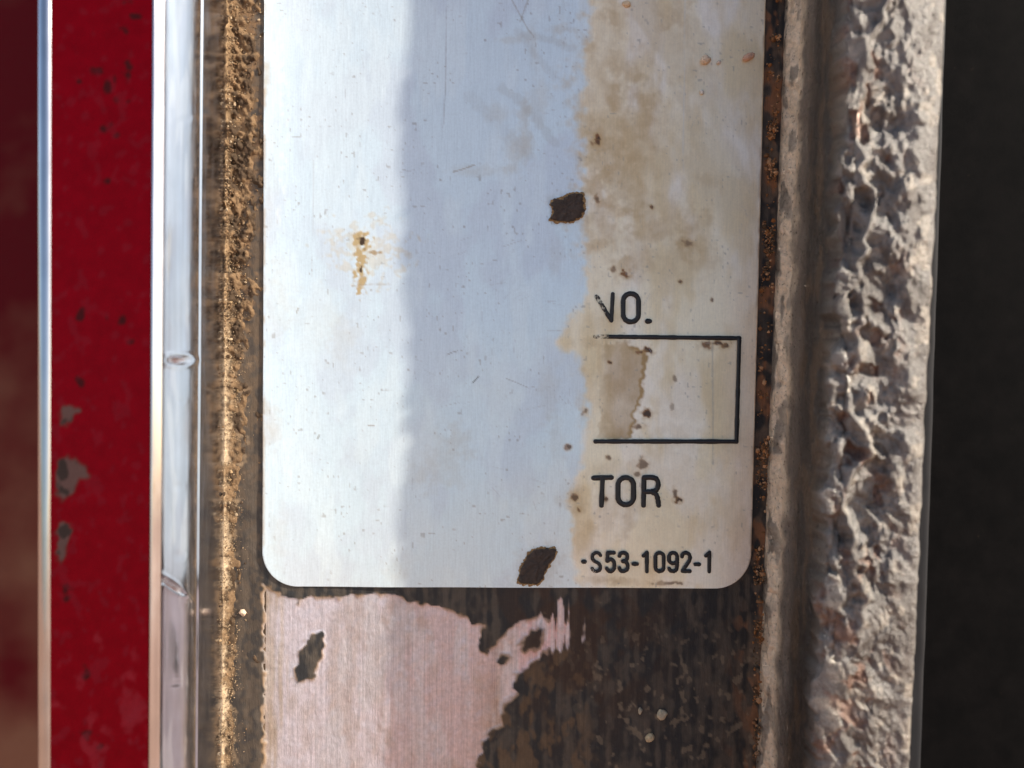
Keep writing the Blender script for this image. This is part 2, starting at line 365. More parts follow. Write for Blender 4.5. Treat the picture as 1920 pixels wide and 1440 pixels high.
def back_tone(X, Y):
    w = fbm(X * .11, Y * .11, seed=101, oct=5) - .5
    ws = fbm(X * .16, Y * .012, seed=103, oct=4) - .5
    c = np.empty(X.shape + (4,)); inkn = .5 * fbm(X * .07, Y * .045, seed=105, oct=5) + .5 * fbm(X * .11, Y * .010, seed=106, oct=4)
    c[..., :3] = (.022, .021, .021); c[..., 3] = 0
    c[..., :3] = mix(c[..., :3], (.105, .08, .058), ss(.40, .70, inkn) * .65)
    c[..., :3] = mix(c[..., :3], (.10, .066, .04), (.35 + .6 * ss(.42, .6, fbm(X * .12, Y * .10, seed=104, oct=4))) * ss(500, 486, X) * (1 - .45 * ss(700, 1100, Y)))
    c[..., :3] = mix(c[..., :3], (.05, .024, .013), .8 * ss(230, 60, np.hypot((X - 1090), (Y - 1180) * .8)) * ss(.35, .6, fbm(X * .03, Y * .02, seed=107)))
    # bare metal
    d = sdf(X, Y, PINK) + w * 9 + ws * 70 * ss(990, 1060, X) * ss(1260, 1190, Y)
    for p in ISL: d = np.maximum(d, -(sdf(X, Y, p) + w * 9))
    sw = 2.0 + 3 * ss(960, 1040, X) * ss(1330, 1230, Y); bare = ss(sw, -sw, d)
    rim = ss(5, 0, np.abs(d + 1)) * ss(.35, .6, fbm(X * .05, Y * .05, seed=109))
    mc = np.empty(X.shape + (3,)); mc[:] = (.68, .61, .64)
    mc = mix(mc, (.64, .50, .49), .8 * ss(690, 760, X + 60 * ws))  # pink deepened past the ridge's shadow edge, some shade painted into the tint
    mc = mix(mc, (.36, .25, .18), .7 * ss(860, 960, X) * ss(1210, 1300, Y) * ss(.45, .62, fbm(X * .022, Y * .009, seed=114, oct=4)))
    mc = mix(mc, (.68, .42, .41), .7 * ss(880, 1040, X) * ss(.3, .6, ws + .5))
    mc = mix(mc, (.46, .36, .30), .5 * ss(.5, .7, fbm(X * .02, Y * .008, seed=111, oct=4)))
    mc = mix(mc, (.66, .62, .64), .6 * ss(.5, .72, fbm(X * .035, Y * .01, seed=112, oct=4)))
    mc = mix(mc, (.42, .30, .15), .5 * ss(540, 505, X + 40 * ws))
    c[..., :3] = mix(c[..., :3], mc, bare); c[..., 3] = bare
    c[..., :3] = mix(c[..., :3], (.30, .17, .07), rim * .7); c[..., 3] *= 1 - rim * .7
    # rust dust: below-left, along the ridge, patches in the corner
    dl = left_dust(X, Y) * (X < 500); nz = fbm(X * .1, Y * .1, seed=113, oct=5)
    m = ss(.25, .75, dl + .9 * (nz - .5)); c[..., :3] = mix(c[..., :3], mix(np.full(X.shape + (3,), (.21, .115, .05)), (.33, .22, .125), ss(500, 900, Y)), m * .85)
    dr = ss(1360, 1450, X + .028 * Y - 20); m = dr * ss(.42, .60, fbm(X * .06, Y * .035, seed=117, oct=5))
    c[..., :3] = mix(c[..., :3], mix(np.full(X.shape + (3,), (.15, .10, .065)), (.30, .13, .055), ss(.5, .62, fbm(X * .05, Y * .02, seed=118))), m * .85)
    m = ss(1110, 1250, Y) * ss(1000, 1080, X) * ss(.6, .70, fbm(X * .05, Y * .03, seed=119, oct=5)); c[..., :3] = mix(c[..., :3], (.10, .07, .048), m * .4)
    m = ss(.70, .78, fbm(X * .09, Y * .07, seed=121, oct=3)) * ss(1130, 1250, Y) * ss(1040, 1150, X); c[..., :3] = mix(c[..., :3], (.26, .19, .12), m * .5)
    br = ss(60, 0, sdf(X, Y, [(960, 1290), (1060, 1230), (1080, 1440), (900, 1440)])) * ss(.5, .66, fbm(X * .05, Y * .03, seed=123, oct=5)); c[..., :3] = mix(c[..., :3], (.15, .085, .04), br * .6 * (1 - bare))
    return c
gx, gy = np.meshgrid(np.arange(404, 1478, 2.5), np.concatenate([np.arange(-800, -100, 9.), np.arange(-100, 1660, 2.5)]))
x, z = at(gx, gy, 0)
hn = (fbm(gx * .1, gy * .07, seed=131) - .5) * 1.2
ct = back_tone(gx, gy)
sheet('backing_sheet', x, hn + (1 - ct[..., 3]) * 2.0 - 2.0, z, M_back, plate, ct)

# the silver field
L0 = lambda Y: 495 - .0028 * Y
R0 = lambda Y: 1436 - .0265 * Y
BOT, RC = 1101.5, 66
STAIN = [[(1117, 645), (1170, 640), (1190, 648), (1212, 652), (1210, 700), (1206, 730), (1196, 768), (1190, 780), (1192, 790), (1186, 800), (1183, 824), (1114, 824), (1124, 780), (1120, 700)],
         ]
LACQ = [(1112, -300), (1110, 0), (1106, 50), (1098, 110), (1100, 150), (1092, 240), (1096, 300), (1092, 350), (1098, 372), (1100, 420), (1100, 470), (1106, 540), (1070, 615), (1050, 640), (1080, 660), (1098, 700), (1106, 760), (1110, 790),
        (1096, 830), (1102, 862), (1082, 900), (1070, 940), (1082, 960), (1080, 1000), (1082, 1040), (1080, 1060), (1090, 1085), (1110, 1110), (1900, 1110), (1900, -300)]
BLOT = [(1150, 20, 22, 30, .8), (1265, 25, 35, 32, .7), (1240, 55, 14, 8, .6), (1105, 75, 16, 22, .7), (1150, 175, 16, 50, .55), (1190, 240, 55, 90, .5), (1120, 262, 22, 26, .65), (1160, 330, 60, 60, .4), (1230, 230, 30, 50, .4),
        (1120, 355, 30, 45, .6), (1240, 420, 70, 40, .5), (1300, 450, 40, 60, .5), (1115, 455, 18, 28, .6), (1285, 470, 18, 28, .55), (1200, 460, 40, 60, .35), (1330, 340, 22, 16, .5), (1170, 500, 26, 18, .5), (1110, 640, 40, 10, .6),
        (1130, 610, 40, 30, .4), (1110, 740, 30, 60, .35), (1180, 655, 34, 14, .7), (1150, 880, 60, 20, .35), (1085, 935, 18, 30, .6), (1150, 960, 50, 40, .4), (1180, 975, 14, 26, .5), (1095, 1010, 20, 50, .5), (1130, 1088, 40, 10, .7), (1165, 1092, 30, 8, .7),
        (1000, 90, 10, 60, .3), (1060, 55, 45, 8, .5), (985, 235, 12, 55, .55), (1010, 190, 20, 50, .3), (975, 280, 30, 40, .5), (1065, 160, 14, 12, .5), (1065, 195, 10, 9, .5), (960, 75, 28, 8, .4), (930, 215, 30, 18, .35),
        (830, 870, 40, 60, .3), (860, 830, 30, 30, .35), (790, 890, 30, 26, .3), (740, 1070, 22, 40, .3), (600, 600, 70, 60, .18), (640, 640, 30, 60, .25), (520, 560, 25, 90, .3), (505, 330, 16, 160, .25), (510, 800, 20, 50, .55), (498, 150, 10, 50, .9), (500, 760, 8, 20, .7),
        (520, 1010, 20, 60, .3), (1040, 480, 20, 40, .25), (900, 320, 60, 12, .3), (1060, 930, 20, 30, .3), (1030, 740, 22, 60, .3), (1045, 820, 20, 60, .25)]
BLOT += [(1200, 60, 130, 120, .28), (1150, 250, 70, 170, .3), (1130, 420, 50, 90, .45), (1250, 500, 120, 60, .3), (1280, 930, 120, 120, .3), (1300, 740, 90, 90, .25), (1065, 392, 44, 36, .55), (1008, 1062, 44, 46, .5), (1130, 200, 60, 200, .35), (1230, 300, 90, 200, .3)]
RUST = [(1173, 513, 9, 8, 1), (1120, 262, 6, 9, 1), (1118, 268, 9, 5, .6), (1213, 657, 11, 6, 1), (1200, 660, 10, 4, .8), (1213, 777, 8, 9, 1), (1326, 646, 14, 8, .9), (1362, 646, 9, 7, .9), (1344, 644, 16, 4, .8), (1143, 679, 4, 4, 1),
        (1270, 938, 7, 5, 1), (1265, 926, 4, 10, .6), (1078, 932, 8, 7, .7), (1084, 955, 4, 4, .8), (1205, 870, 9, 11, .55), (1066, 838, 7, 5, .7), (1095, 772, 7, 6, .5), (1140, 858, 5, 4, .6), (1150, 505, 6, 5, .5), (1222, 388, 4, 4, .9),
        (1275, 528, 5, 4, .7), (1336, 562, 3, 5, .6), (1260, 765, 4, 8, .3), (1264, 710, 5, 8, .4), (1195, 800, 14, 4, .6), (1250, 1094, 26, 4, .5), (1120, 372, 6, 8, .6), (1134, 936, 5, 6, .8), (1290, 455, 10, 7, .4), (1192, 890, 6, 5, .5)]
SCR = [([(886, 718), (897, 706)], 1.6, (.03, .025, .02), .95), ([(838, 665), (850, 660), (858, 658)], 1.2, (.25, .22, .2), .6), ([(950, 710), (970, 718), (990, 727)], 1.2, (.3, .28, .26), .5), ([(595, 822), (599, 816)], 2, (.2, .16, .1), .7),
       ([(838, 10), (836, 150), (831, 240)], 1.2, (.35, .33, .33), .45), ([(588, 300), (587, 420), (584, 520)], 1, (.5, .5, .5), .3), ([(850, 322), (865, 318), (890, 309)], 1.8, (.33, .25, .16), .6), ([(660, 536), (690, 533), (735, 533)], 1.4, (.35, .25, .15), .5),
       ([(960, 0), (990, 55), (998, 65)], 2, (.42, .38, .33), .5), ([(990, 0), (975, 40)], 2, (.42, .38, .33), .5), ([(555, 588), (559, 578)], 2, (.3, .22, .14), .6), ([(985, 65), (1030, 75), (1075, 92)], 4, (.45, .41, .34), .5), ([(940, 165), (975, 190), (1010, 230), (1040, 268)], 5, (.45, .42, .36), .5),
       ([(880, 180), (930, 230), (990, 290)], 6, (.5, .48, .44), .3), ([(970, 60), (1010, 110), (1040, 145)], 4, (.45, .42, .37), .4), ([(1336, 640), (1337, 760), (1337, 870)], 2.2, (.40, .37, .34), .5), ([(1285, 0), (1282, 200), (1281, 320)], 1.6, (.7, .68, .66), .4), ([(1100, 1130), (1050, 1190), (1030, 1230)], 1, (.3, .3, .3), .0), ([(690, 798), (702, 798)], 2, (.35, .25, .18), .6)]
SCR += [([(sx, sy), (sx + rng.normal(0, 6), sy + rng.uniform(8, 30))], rng.uniform(.8, 1.3), (.42, .41, .42), rng.uniform(.12, .4)) for sx, sy in zip(rng.uniform(505, 1400, 34), rng.uniform(0, 1080, 34))]
SCR += [([(sx, sy), (sx + rng.uniform(-40, 40), sy + rng.uniform(-12, 12))], rng.uniform(.7, 1.2), (.40, .37, .35), rng.uniform(.1, .35)) for sx, sy in zip(rng.uniform(760, 1090, 26), rng.uniform(300, 1000, 26))]
def field_tone(X, Y):
    w = fbm(X * .06, Y * .06, seed=201, oct=5) - .5; w2 = fbm(X * .16, Y * .16, seed=203, oct=4) - .5; ws = fbm(X * .05, Y * .008, seed=205, oct=4)
    c = np.empty(X.shape + (3,)); c[:] = (.76, .86, .895)
    c = mix(c, (.70, .75, .80), ss(.45, .65, fbm(X * .012, Y * .009, seed=207, oct=5)) * .6)
    c = mix(c, (.82, .90, .91), ss(.5, .7, fbm(X * .02, Y * .007, seed=208, oct=5)) * .6)
    bare = np.ones(X.shape)
    lq = sdf(X, Y, LACQ) + w * 26 + (ws - .5) * 14; m = .85 * ss(14, -6, lq) + .15 * ss(40, -10, lq)
    lac = np.empty(c.shape); lac[:] = (.96, .84, .62)
    lac = mix(lac, (.97, .88, .74), ss(.42, .62, fbm(X * .014, Y * .006, seed=211, oct=5)))
    lac = mix(lac, (.80, .63, .37), .7 * ss(.46, .68, fbm(X * .017, Y * .008, seed=213, oct=5)))
    # long diagonal wipe marks in the upper right
    u = X * .8 + Y * .0 - Y * .45
    lac = mix(lac, (.78, .65, .45), .6 * ss(.5, .7, fbm(u * .022, (X * .45 + Y) * .004, seed=215, oct=4)) * ss(560, 380, Y))
    lac = mix(lac, (.95, .76, .62), .5 * ss(1350, 1420, X + .0265 * Y) * ss(300, 700, Y))
    c = mix(c, lac, m); bare = bare * (1 - .2 * m)
    for (bx, by, a, b, s_) in BLOT:
        d = np.hypot((X - bx) / a, (Y - by) / b) + w * 1.3 + w2 * .5
        q = ss(1.35, .2, d) * s_ * (.75 + .5 * w2)
        c = mix(c, (.56, .40, .20) if bx > 1080 else (.52, .46, .36), q * .85); bare = bare * (1 - .55 * q)
    for p in STAIN:
        d = sdf(X, Y, p) + w2 * 4 + w * 14; q = ss(2.5, -2.5, d) * ss(1105, 1150, X + 30 * w) * np.clip(.55 + .7 * (fbm(X * .03, Y * .02, seed=221, oct=4) - .4), .2, .95) * ss(1090, 1130, X)
        q = np.clip(q + .5 * ss(7, 0, np.abs(d + 2)) * ss(1165, 1190, X), 0, 1)
        c = mix(c, (.44, .29, .12), q); bare = bare * (1 - .7 * q)
    # bird-dropping like splash on the bright side
    d = np.minimum(np.hypot((X - 680) / 16, (Y - 452) / 18), np.hypot((X - 676) / 11, (Y - 500) / 48)) + w2 * 1.4 + w * .8
    halo = np.hypot((X - 680) / 75, (Y - 470) / 55) + w * 2.2 + w2
    q = ss(1.1, .3, halo) * .5; c = mix(c, (.60, .52, .38), q); bare *= 1 - .5 * q
    q = ss(1.1, .6, d) * .9; c = mix(c, (.42, .29, .12), q); bare *= 1 - .9 * q
    q = ss(.75, .35, np.minimum(np.hypot((X - 679) / 10, (Y - 453) / 15), np.hypot((X - 678) / 6, (Y - 505) / 12)) + w2 * 1.2); c = mix(c, (.05, .028, .012), q)
    q = ss(1., .5, np.hypot((X - 700) / 16, (Y - 473) / 5) + w2); c = mix(c, (.40, .25, .10), q * .8)
    for (bx, by, a, b, s_) in RUST:
        d = np.hypot((X - bx) / a, (Y - by) / b) + w2 * 1.1
        q = ss(1.9, .9, d) * .45 * s_; c = mix(c, (.56, .36, .14), q)
        q = ss(1.0, .75, d) * s_; c = mix(c, (.24, .105, .03), q); bare *= 1 - q
        q = ss(.65, .4, np.hypot((X - bx - a * .25) / a, (Y - by) / b) + w2 * 1.2) * s_ * .85; c = mix(c, (.035, .018, .01), q)
    for pts, wd, col, s_ in SCR:
        if wd >= 4: wd, s_ = wd * 2.6, s_ * .42
        d = segd(X, Y, pts) + w2 * wd * .5; c = mix(c, col, ss(wd, wd * .3, d) * s_)
    sp = vn(X * .2, Y * .16, seed=231); q = ss(.90, .95, sp) * ss(.4, .6, fbm(X * .02, Y * .02, seed=232)) * .5
    c = mix(c, (.35, .31, .27), q)
    # white crust of dried salt along the left margin
    q = ss(.45, .75, fbm(X * .16, Y * .12, seed=235, oct=3)) * ss(14, 3, np.abs(X - 530 + 6 * np.sin(Y * .02))) * ss(60, 120, Y) * ss(440, 400, Y) * .3
    c = mix(c, (.92, .93, .93), q); bare *= 1 - .6 * q
    ed = np.minimum(X - L0(Y), R0(Y) - X); q = ss(7, 1, ed) * ss(.35, .7, fbm(X * .1, Y * .04, seed=237)) * .7
    c = mix(c, (.48, .36, .24), q); bare *= 1 - .5 * q
    return np.concatenate([c, np.clip(bare, 0, 1)[..., None]], -1)
rows = np.concatenate([np.arange(-780, -60, 9.), np.arange(-60, BOT - RC, 2.2), BOT - RC + RC * np.sin(np.linspace(0, math.pi / 2, 46))])
NC = 430; tt = np.linspace(0, 1, NC)
inset = np.where(rows > BOT - RC, RC - np.sqrt(np.clip(RC ** 2 - (rows - (BOT - RC)) ** 2, 0, None)), 0)
gx = (L0(rows) + inset)[:, None] * (1 - tt) + (R0(rows) - inset)[:, None] * tt
gy = np.repeat(rows[:, None], NC, 1) + (gx - 960) * .0045 * ss(900, 1100, rows)[:, None]
FH = 4.0
hh = FH + (fbm(gx * .006, gy * .004, seed=241, oct=2) - .5) * 5 + .25 * (fbm(gx * .1, gy * .06, seed=243) - .5)
x, z = at(gx, gy, FH)
ft = field_tone(gx, gy)
# skirt: drop the outline to the backing sheet so that the field has thickness
def pad(a, v): return np.pad(a, 1, mode='edge') if v is None else np.pad(a, 1, constant_values=v)
x, z, hh = pad(x, None), pad(z, None), pad(hh, None)
hh[0, :] = hh[-1, :] = -1.0; hh[:, 0] = hh[:, -1] = -1.0
ft = np.pad(ft, ((1, 1), (1, 1), (0, 0)), mode='edge')
sheet('silver_field', x, hh, z, M_field, plate, ft)

# ------------------------------------------------------------------ lettering: round-ended strokes, one object per character
def smooth(P, closed=False, n=7):
    P = [np.array(p, float) for p in P]; out = []; m = len(P)
    for i in range(m if closed else m - 1):
        p0, p1, p2, p3 = (P[(i + j) % m] if closed else P[min(max(i + j, 0), m - 1)] for j in (-1, 0, 1, 2))
        for k in range(n):
            t = k / n
            out.append(.5 * (2 * p1 + (p2 - p0) * t + (2 * p0 - 5 * p1 + 4 * p2 - p3) * t * t + (3 * p1 - p0 - 3 * p2 + p3) * t ** 3))
    if not closed: out.append(P[-1])
    return out
def rrect(x0, x1, y0, y1, r, n=8):
    o = []
    for cx, cy, a in ((x1 - r, y0 + r, -90), (x1 - r, y1 - r, 0), (x0 + r, y1 - r, 90), (x0 + r, y0 + r, 180)):
        o += [(cx + r * math.cos(math.radians(a + 90 * i / n)), cy + r * math.sin(math.radians(a + 90 * i / n))) for i in range(n + 1)]
    return o
INK_H = FH + 3.1
def stroke(name, paths, w, cover=1.0, fade=None):
    V, Fs, A = [], [], []
    for li, (P, closed) in enumerate(paths):
        P = [np.array(p, float) for p in P]; n = len(P); h = INK_H + .12 * li; base = len(V)
        sec = []
        for i in range(n):
            a = P[(i - 1) % n] if (closed or i) else P[i]; b = P[(i + 1) % n] if (closed or i < n - 1) else P[i]
            t = (b - a) / (np.hypot(*(b - a)) + 1e-9); nn = np.array((-t[1], t[0])); sec.append((P[i], t, nn, w / 2))
        if not closed:
            p, t, nn, r = sec[0]; pre = [(p - t * r * math.sin(q), t, nn, r * math.cos(q)) for q in (1.35, 1.0, .55)]
            p, t, nn, r = sec[-1]; post = [(p + t * r * math.sin(q), t, nn, r * math.cos(q)) for q in (.55, 1.0, 1.35)]
            sec = pre + sec + post
        for p, t, nn, r in sec:
            r = r * (1 + .10 * random.uniform(-1, 1))
            for q, hq in ((1, -2.4), (.93, 0), (0, .25), (-.93, 0), (-1, -2.4)):
                xy = p + nn * r * q; V.append((xy[0], xy[1], h + hq)); A.append(cover - .22 if fade is None else fade(xy[0], xy[1]))
        m = len(sec)
        for i in range(m if closed else m - 1):
            j = (i + 1) % m
            for k in range(4): Fs.append((base + i * 5 + k, base + i * 5 + k + 1, base + j * 5 + k + 1, base + j * 5 + k))
    V = np.array(V); xx, zz = at(V[:, 0], V[:, 1], V[:, 2])
    col = np.zeros((len(V), 4)); col[:, 3] = A
    return mesh_np(name, np.stack([xx, V[:, 2], zz], 1), np.array(Fs), M_ink, plate, col)
def line(a, b, n=6): return [(a[0] + (b[0] - a[0]) * i / n, a[1] + (b[1] - a[1]) * i / n) for i in range(n + 1)]
def dot(cx, cy, r): return [([(cx - .4 * r, cy), (cx, cy), (cx + .4 * r, cy)], False)]
stroke('letter', [(line((1149, 551.5), (1146.5, 601)), False), (line((1119, 556), (1146, 601), 8), False)], 8, fade=lambda a, b: .92 if a > 1140 and b < 590 else .50 + .12 * (a > 1133))
stroke('letter', [(rrect(1168.5, 1197.3, 550.5, 603.5, 14.2), True)], 9.4, .95)
stroke('full_stop', dot(1216, 602.3, 5), 9.5, .95)
fr = [(line((1116, 631), (1386.5, 634.3), 40), False), (line((1386.3, 638), (1381, 828), 24), False), (line((1116.5, 827.8), (1381, 828), 40), False)]
stroke('printed_frame', fr, 8.2, fade=lambda a, b: .95 if (a > 1172 or b > 700) else .42 + .5 * max(0, (a - 1128) / 44))
stroke('letter', [(line((1113, 896.3), (1146.5, 895.3)), False), (line((1130, 896), (1127.8, 947.5)), False)], 9.4, fade=lambda a, b: .62 if a < 1120 else .95)
stroke('letter', [(rrect(1158.8, 1188, 895.5, 946.5, 14.4), True)], 9.8, .97)
stroke('letter', [(line((1207.6, 896.5), (1206.6, 947.5)), False), (smooth([(1208, 895.5), (1222, 895.3), (1231, 898.5), (1234.3, 908), (1231, 918), (1222, 921.8), (1208, 922)]), False), (smooth([(1222, 922.5), (1230, 927), (1233.4, 936), (1235, 947.5)]), False)], 9.4, .97)
W = 7.4; T, B = 1036.6, 1071.2
def G(x0, x1, pts): return [(x0 + (x1 - x0) * u, T + (B - T) * v) for u, v in pts]
stroke('dot_mark', dot(1095, 1053.3, 4), 8, .82)
gS = [(1.0, .14), (.78, .02), (.4, 0), (.06, .12), (.04, .32), (.3, .46), (.72, .56), (.97, .72), (.9, .92), (.55, 1), (.2, .98), (0, .86)]
stroke('letter', [(smooth(G(1110.5, 1126, gS)), False)], W - .6, fade=lambda a, b: .62 + .014 * (a - 1110) - .012 * max(0, b - 1060))
g5 = [(.95, 0), (.16, 0)]
stroke('digit', [(line(*G(1138, 1152, g5)), False), (smooth(G(1138, 1152, [(.12, 0), (.07, .25), (.05, .45), (.3, .38), (.6, .36), (.92, .48), (1, .68), (.92, .88), (.6, 1), (.25, .98), (0, .86)])), False)], W, .93)
stroke('digit', [(smooth(G(1161.5, 1177, [(0, .17), (.15, .04), (.5, 0), (.86, .07), (.95, .25), (.78, .42), (.42, .46)])), False), (smooth(G(1161.5, 1177, [(.42, .465), (.8, .5), (1, .7), (.9, .9), (.52, 1), (.15, .96), (0, .83)])), False)], W, .95)
stroke('hyphen', [(line((1187.5, 1057.6), (1194.5, 1057.6)), False)], W, .9)
stroke('digit', [(line((1213, 1036), (1213, 1071.5)), False), (line((1206.5, 1042), (1212, 1037.2)), False)], W, .95)
stroke('digit', [(rrect(1229, 1244.5, T, B, 7.6), True)], W, .95)
stroke('digit', [(rrect(1254.5, 1269.7, T, 1056.5, 7.5), True), (smooth(G(1254.5, 1269.7, [(1, .3), (1, .62), (.9, .9), (.55, 1), (.18, .96), (.02, .86)])), False)], W, .95)
stroke('digit', [(smooth(G(1279, 1293.8, [(0, .2), (.12, .05), (.48, 0), (.85, .07), (1, .25), (.88, .45), (.45, .72), (.08, .98)])), False), (line((1280, 1071), (1293.5, 1071)), False)], W, .95)
stroke('hyphen', [(line((1304, 1058.2), (1311, 1058.2)), False)], W, .9)
stroke('digit', [(line((1330.4, 1036), (1329.8, 1071.5)), False), (line((1323.5, 1042), (1329.2, 1037.2)), False)], W, .9)

# ------------------------------------------------------------------ dark residue spots with a brown rim
def spot(poly, h0, label):
    P = np.array(smooth(poly, True, 12)); ctr = P.mean(0); n = len(P); ang = np.linspace(0, 2 * math.pi, n, endpoint=False)
    for nm, m, ext, hs in (('rust_rim', M_rim, 3.2, .55), ('residue_spot', M_res, 0, 1.7)):
        Q = P + (P - ctr) / np.hypot(*(P - ctr).T)[:, None] * (ext + 9.0 * (fbm(P[:, 0] * .22, P[:, 1] * .22, seed=301 + int(ext), oct=4) - .5)[:, None])
        V = []; Fs = []; rings = (1., .985, .9, .7, .45, .2)
        for k, r in enumerate(rings):
            for q in Q:
                xy = ctr + (q - ctr) * r; hb = -2.5 if k == 0 else hs + (4.5 * (fbm(xy[0] * .16, xy[1] * .16, seed=305, oct=3) - .38) if (k > 1 and ext == 0) else 0)
                V.append((xy[0], xy[1], h0 + hb))
        V.append((ctr[0], ctr[1], h0 + hs)); c = len(V) - 1
        for k in range(len(rings) - 1):
            for i in range(n): j = (i + 1) % n; Fs += [(k * n + i, k * n + j, k * n + n + j), (k * n + i, k * n + n + j, k * n + n + i)]
        k = len(rings) - 1
        for i in range(n): Fs.append((k * n + i, k * n + (i + 1) % n, c))
        V = np.array(V); xx, zz = at(V[:, 0], V[:, 1], V[:, 2])
        o = mesh_np(nm, np.stack([xx, V[:, 2], zz], 1), np.array(Fs), m, plate)
        if ext == 0: o['label'] = label
spot([(1033, 383), (1040, 373), (1057, 373), (1067, 365), (1090, 363), (1095, 377), (1095, 397), (1087, 407), (1067, 415), (1033, 412), (1038, 397)], FH + 2.4, 'squarish dark residue spot in the upper middle of the silver field')
spot([(973, 1093), (975, 1073), (983, 1053), (997, 1033), (1017, 1028), (1037, 1029), (1042, 1034), (1038, 1047), (1023, 1070), (1017, 1087), (1003, 1095)], FH + 2.4, 'leaf-shaped dark residue spot on the bottom edge of the silver field')

# ------------------------------------------------------------------ rough ridge on the right
ridge = thing('rough_ridge', 'rough grey pitted metal ridge standing right of the silver plate', 'metal ridge')
HC = 288
prof = dens((485, -6), (488, 12), 10)[:-1] + dens((488, 12), (502, 42), 20)[:-1] + dens((502, 42), (508, 90), 24)[:-1] + dens((508, 90), (505, 150), 26)[:-1] + dens((505, 150), (497, 230), 34)[:-1] + arc(517, 262, 21, 175, 100, 10) + dens((516, HC - 3), (650, HC + 4), 92)[1:-1] + arc(652, HC - 4, 8, 85, 0, 6) + dens((661, HC - 20), (664, -900), 24)
P = np.array(prof); tn = np.gradient(P, axis=0); tn /= np.hypot(tn[:, 0], tn[:, 1])[:, None] + 1e-9; nr = np.stack([-tn[:, 1], tn[:, 0]], 1)
zz = np.linspace(-1250, 1600, 1200); lean = 0.013
x = P[None, :, 0] + lean * zz[:, None] - ss(560, 655, P[:, 0])[None, :] * (16 - .0015 * zz[:, None]); h = np.repeat(P[None, :, 1], len(zz), 0); z = np.repeat(zz[:, None], len(P), 1)
crown = ss(215, 262, h) * ss(672, 640, x); inner = ss(640, 560, x)
wx = 26 * (fbm(x * .02, h * .02, z * .02, seed=401) - .5); wz = 30 * (fbm(x * .02 + 40, h * .02, z * .02, seed=402) - .5)
xa, za = x + wx, z + wz + .35 * x
w1, w2 = worley(xa * .026, h * .026, za * .022, 403)
big = fbm(xa * .016, h * .016, za * .011, seed=421, oct=4) - .5
med = fbm(xa * .05, h * .05, za * .038, seed=423, oct=5) - .5
rdg = 1 - np.abs(2 * fbm(xa * .022, h * .022, za * .016, seed=427, oct=5, gain=.55) - 1) * 3.2     # sharp crests between hollows
ter = big * 4 + med * .8; ter = np.floor(ter * 2) / 2 + ss(.55, 1., (ter * 2) % 1) * .5                # broken, stepped flakes
pit = ss(.57, .67, fbm(xa * .05 + 9, h * .05, za * .042, seed=425, oct=4))
smooth_z = ss(.40, .58, fbm(z * .004, z * 0 + .3, seed=429, oct=2))                                    # rougher and calmer lengths
rough = (.45 + .7 * smooth_z[..., :]) * (.15 + .85 * inner)
d = crown * rough * (15 * big + 2.5 * np.clip(rdg, -.6, 1) - 6 + 20 * (np.clip(.62 - w1, -.15, .5) - .1) + 8 * med + 3 * ter - 6 * pit * inner)
d = d + crown * (.4 + .6 * inner) * 6 * (fbm(xa * .10, h * .10, za * .085, seed=435, oct=3) - .5)
d = np.where(d > 2, 2 + (d - 2) * .4, d)
edge = np.exp(-((P[:, 1] - 255) / 38) ** 2 - ((P[:, 0] - 503) / 22) ** 2)[None, :]
d += edge * (46 * (fbm(z * .014, z * 0 + .5, seed=431, oct=5) - .42) + 16 * med)
flank = ss(0, 20, h) * ss(240, 200, h) * (x < 530); d += flank * (9 * big + 5 * med)
lip = np.exp(-((h - 22) / 20) ** 2) * (x < 520); d += lip * (2 + 9 * (fbm(z * .05, h * .05, seed=433) - .5))
d += ss(640, 660, x) * (4 * big)
x2 = x + nr[None, :, 0] * d; h2 = h + nr[None, :, 1] * d
lim = 83 + 17 * (fbm(z * .0055, z * 0 + .7, seed=437, oct=2) - .5) + .380 * x2; ex = np.clip(h2 - lim, 0, None); h2 = h2 - ex * .98
i0 = int(np.argmin(np.abs(P[:, 0] - 522) + 9 * (P[:, 1] < 270)))
ci = i0 + 13 + 62 * (fbm(zz * .014, zz * 0 + .3, seed=461, oct=4) - .5)[:, None]; cw = 4.5 + 5 * (vn(zz * .03, 0, 0, 463) - .3)[:, None]
crest = np.exp(-((np.arange(len(P))[None, :] - np.clip(ci, i0 - 2, i0 + 40)) / cw) ** 2); h2 = h2 + .85 * crest * (lim - 1.5 - h2)
col = np.empty(x.shape + (4,)); col[..., 3] = 1
col[..., :3] = (.225, .205, .187)
cn = fbm(x * .03, h * .03, z * .02, seed=441, oct=5)
col[..., :3] = mix(col[..., :3], (.125, .107, .094), ss(.45, .62, cn) * .7)
col[..., :3] = mix(col[..., :3], (.40, .345, .285), ss(.58, .70, fbm(x * .05, h * .05, z * .045, seed=443, oct=4)) * .6)
col[..., :3] = mix(col[..., :3], (.22, .085, .04), crown * ss(.54, .66, fbm(xa * .05 + 9, h * .05, za * .042, seed=425, oct=4)) * ss(.45, .6, fbm(x * .02, h * .02, z * .012, seed=445)) * .5 * inner)
col[..., :3] = mix(col[..., :3], mix(np.full(x.shape + (3,), (.05, .042, .038)), (.10, .068, .046), ss(.5, .62, fbm(h * .03, z * .014, seed=448, oct=4))), ss(288, 225, h) * (x < 530))  # dark upper flank: grime, plus shade under the crown put into the colour
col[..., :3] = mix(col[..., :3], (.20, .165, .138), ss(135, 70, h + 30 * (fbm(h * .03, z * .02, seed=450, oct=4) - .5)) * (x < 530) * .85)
fl = ss(72, 34, h + 40 * (fbm(h * .03, z * .03, seed=447, oct=4) - .5)) * (x < 525)
col[..., :3] = mix(col[..., :3], (.80, .64, .47), fl * .9)
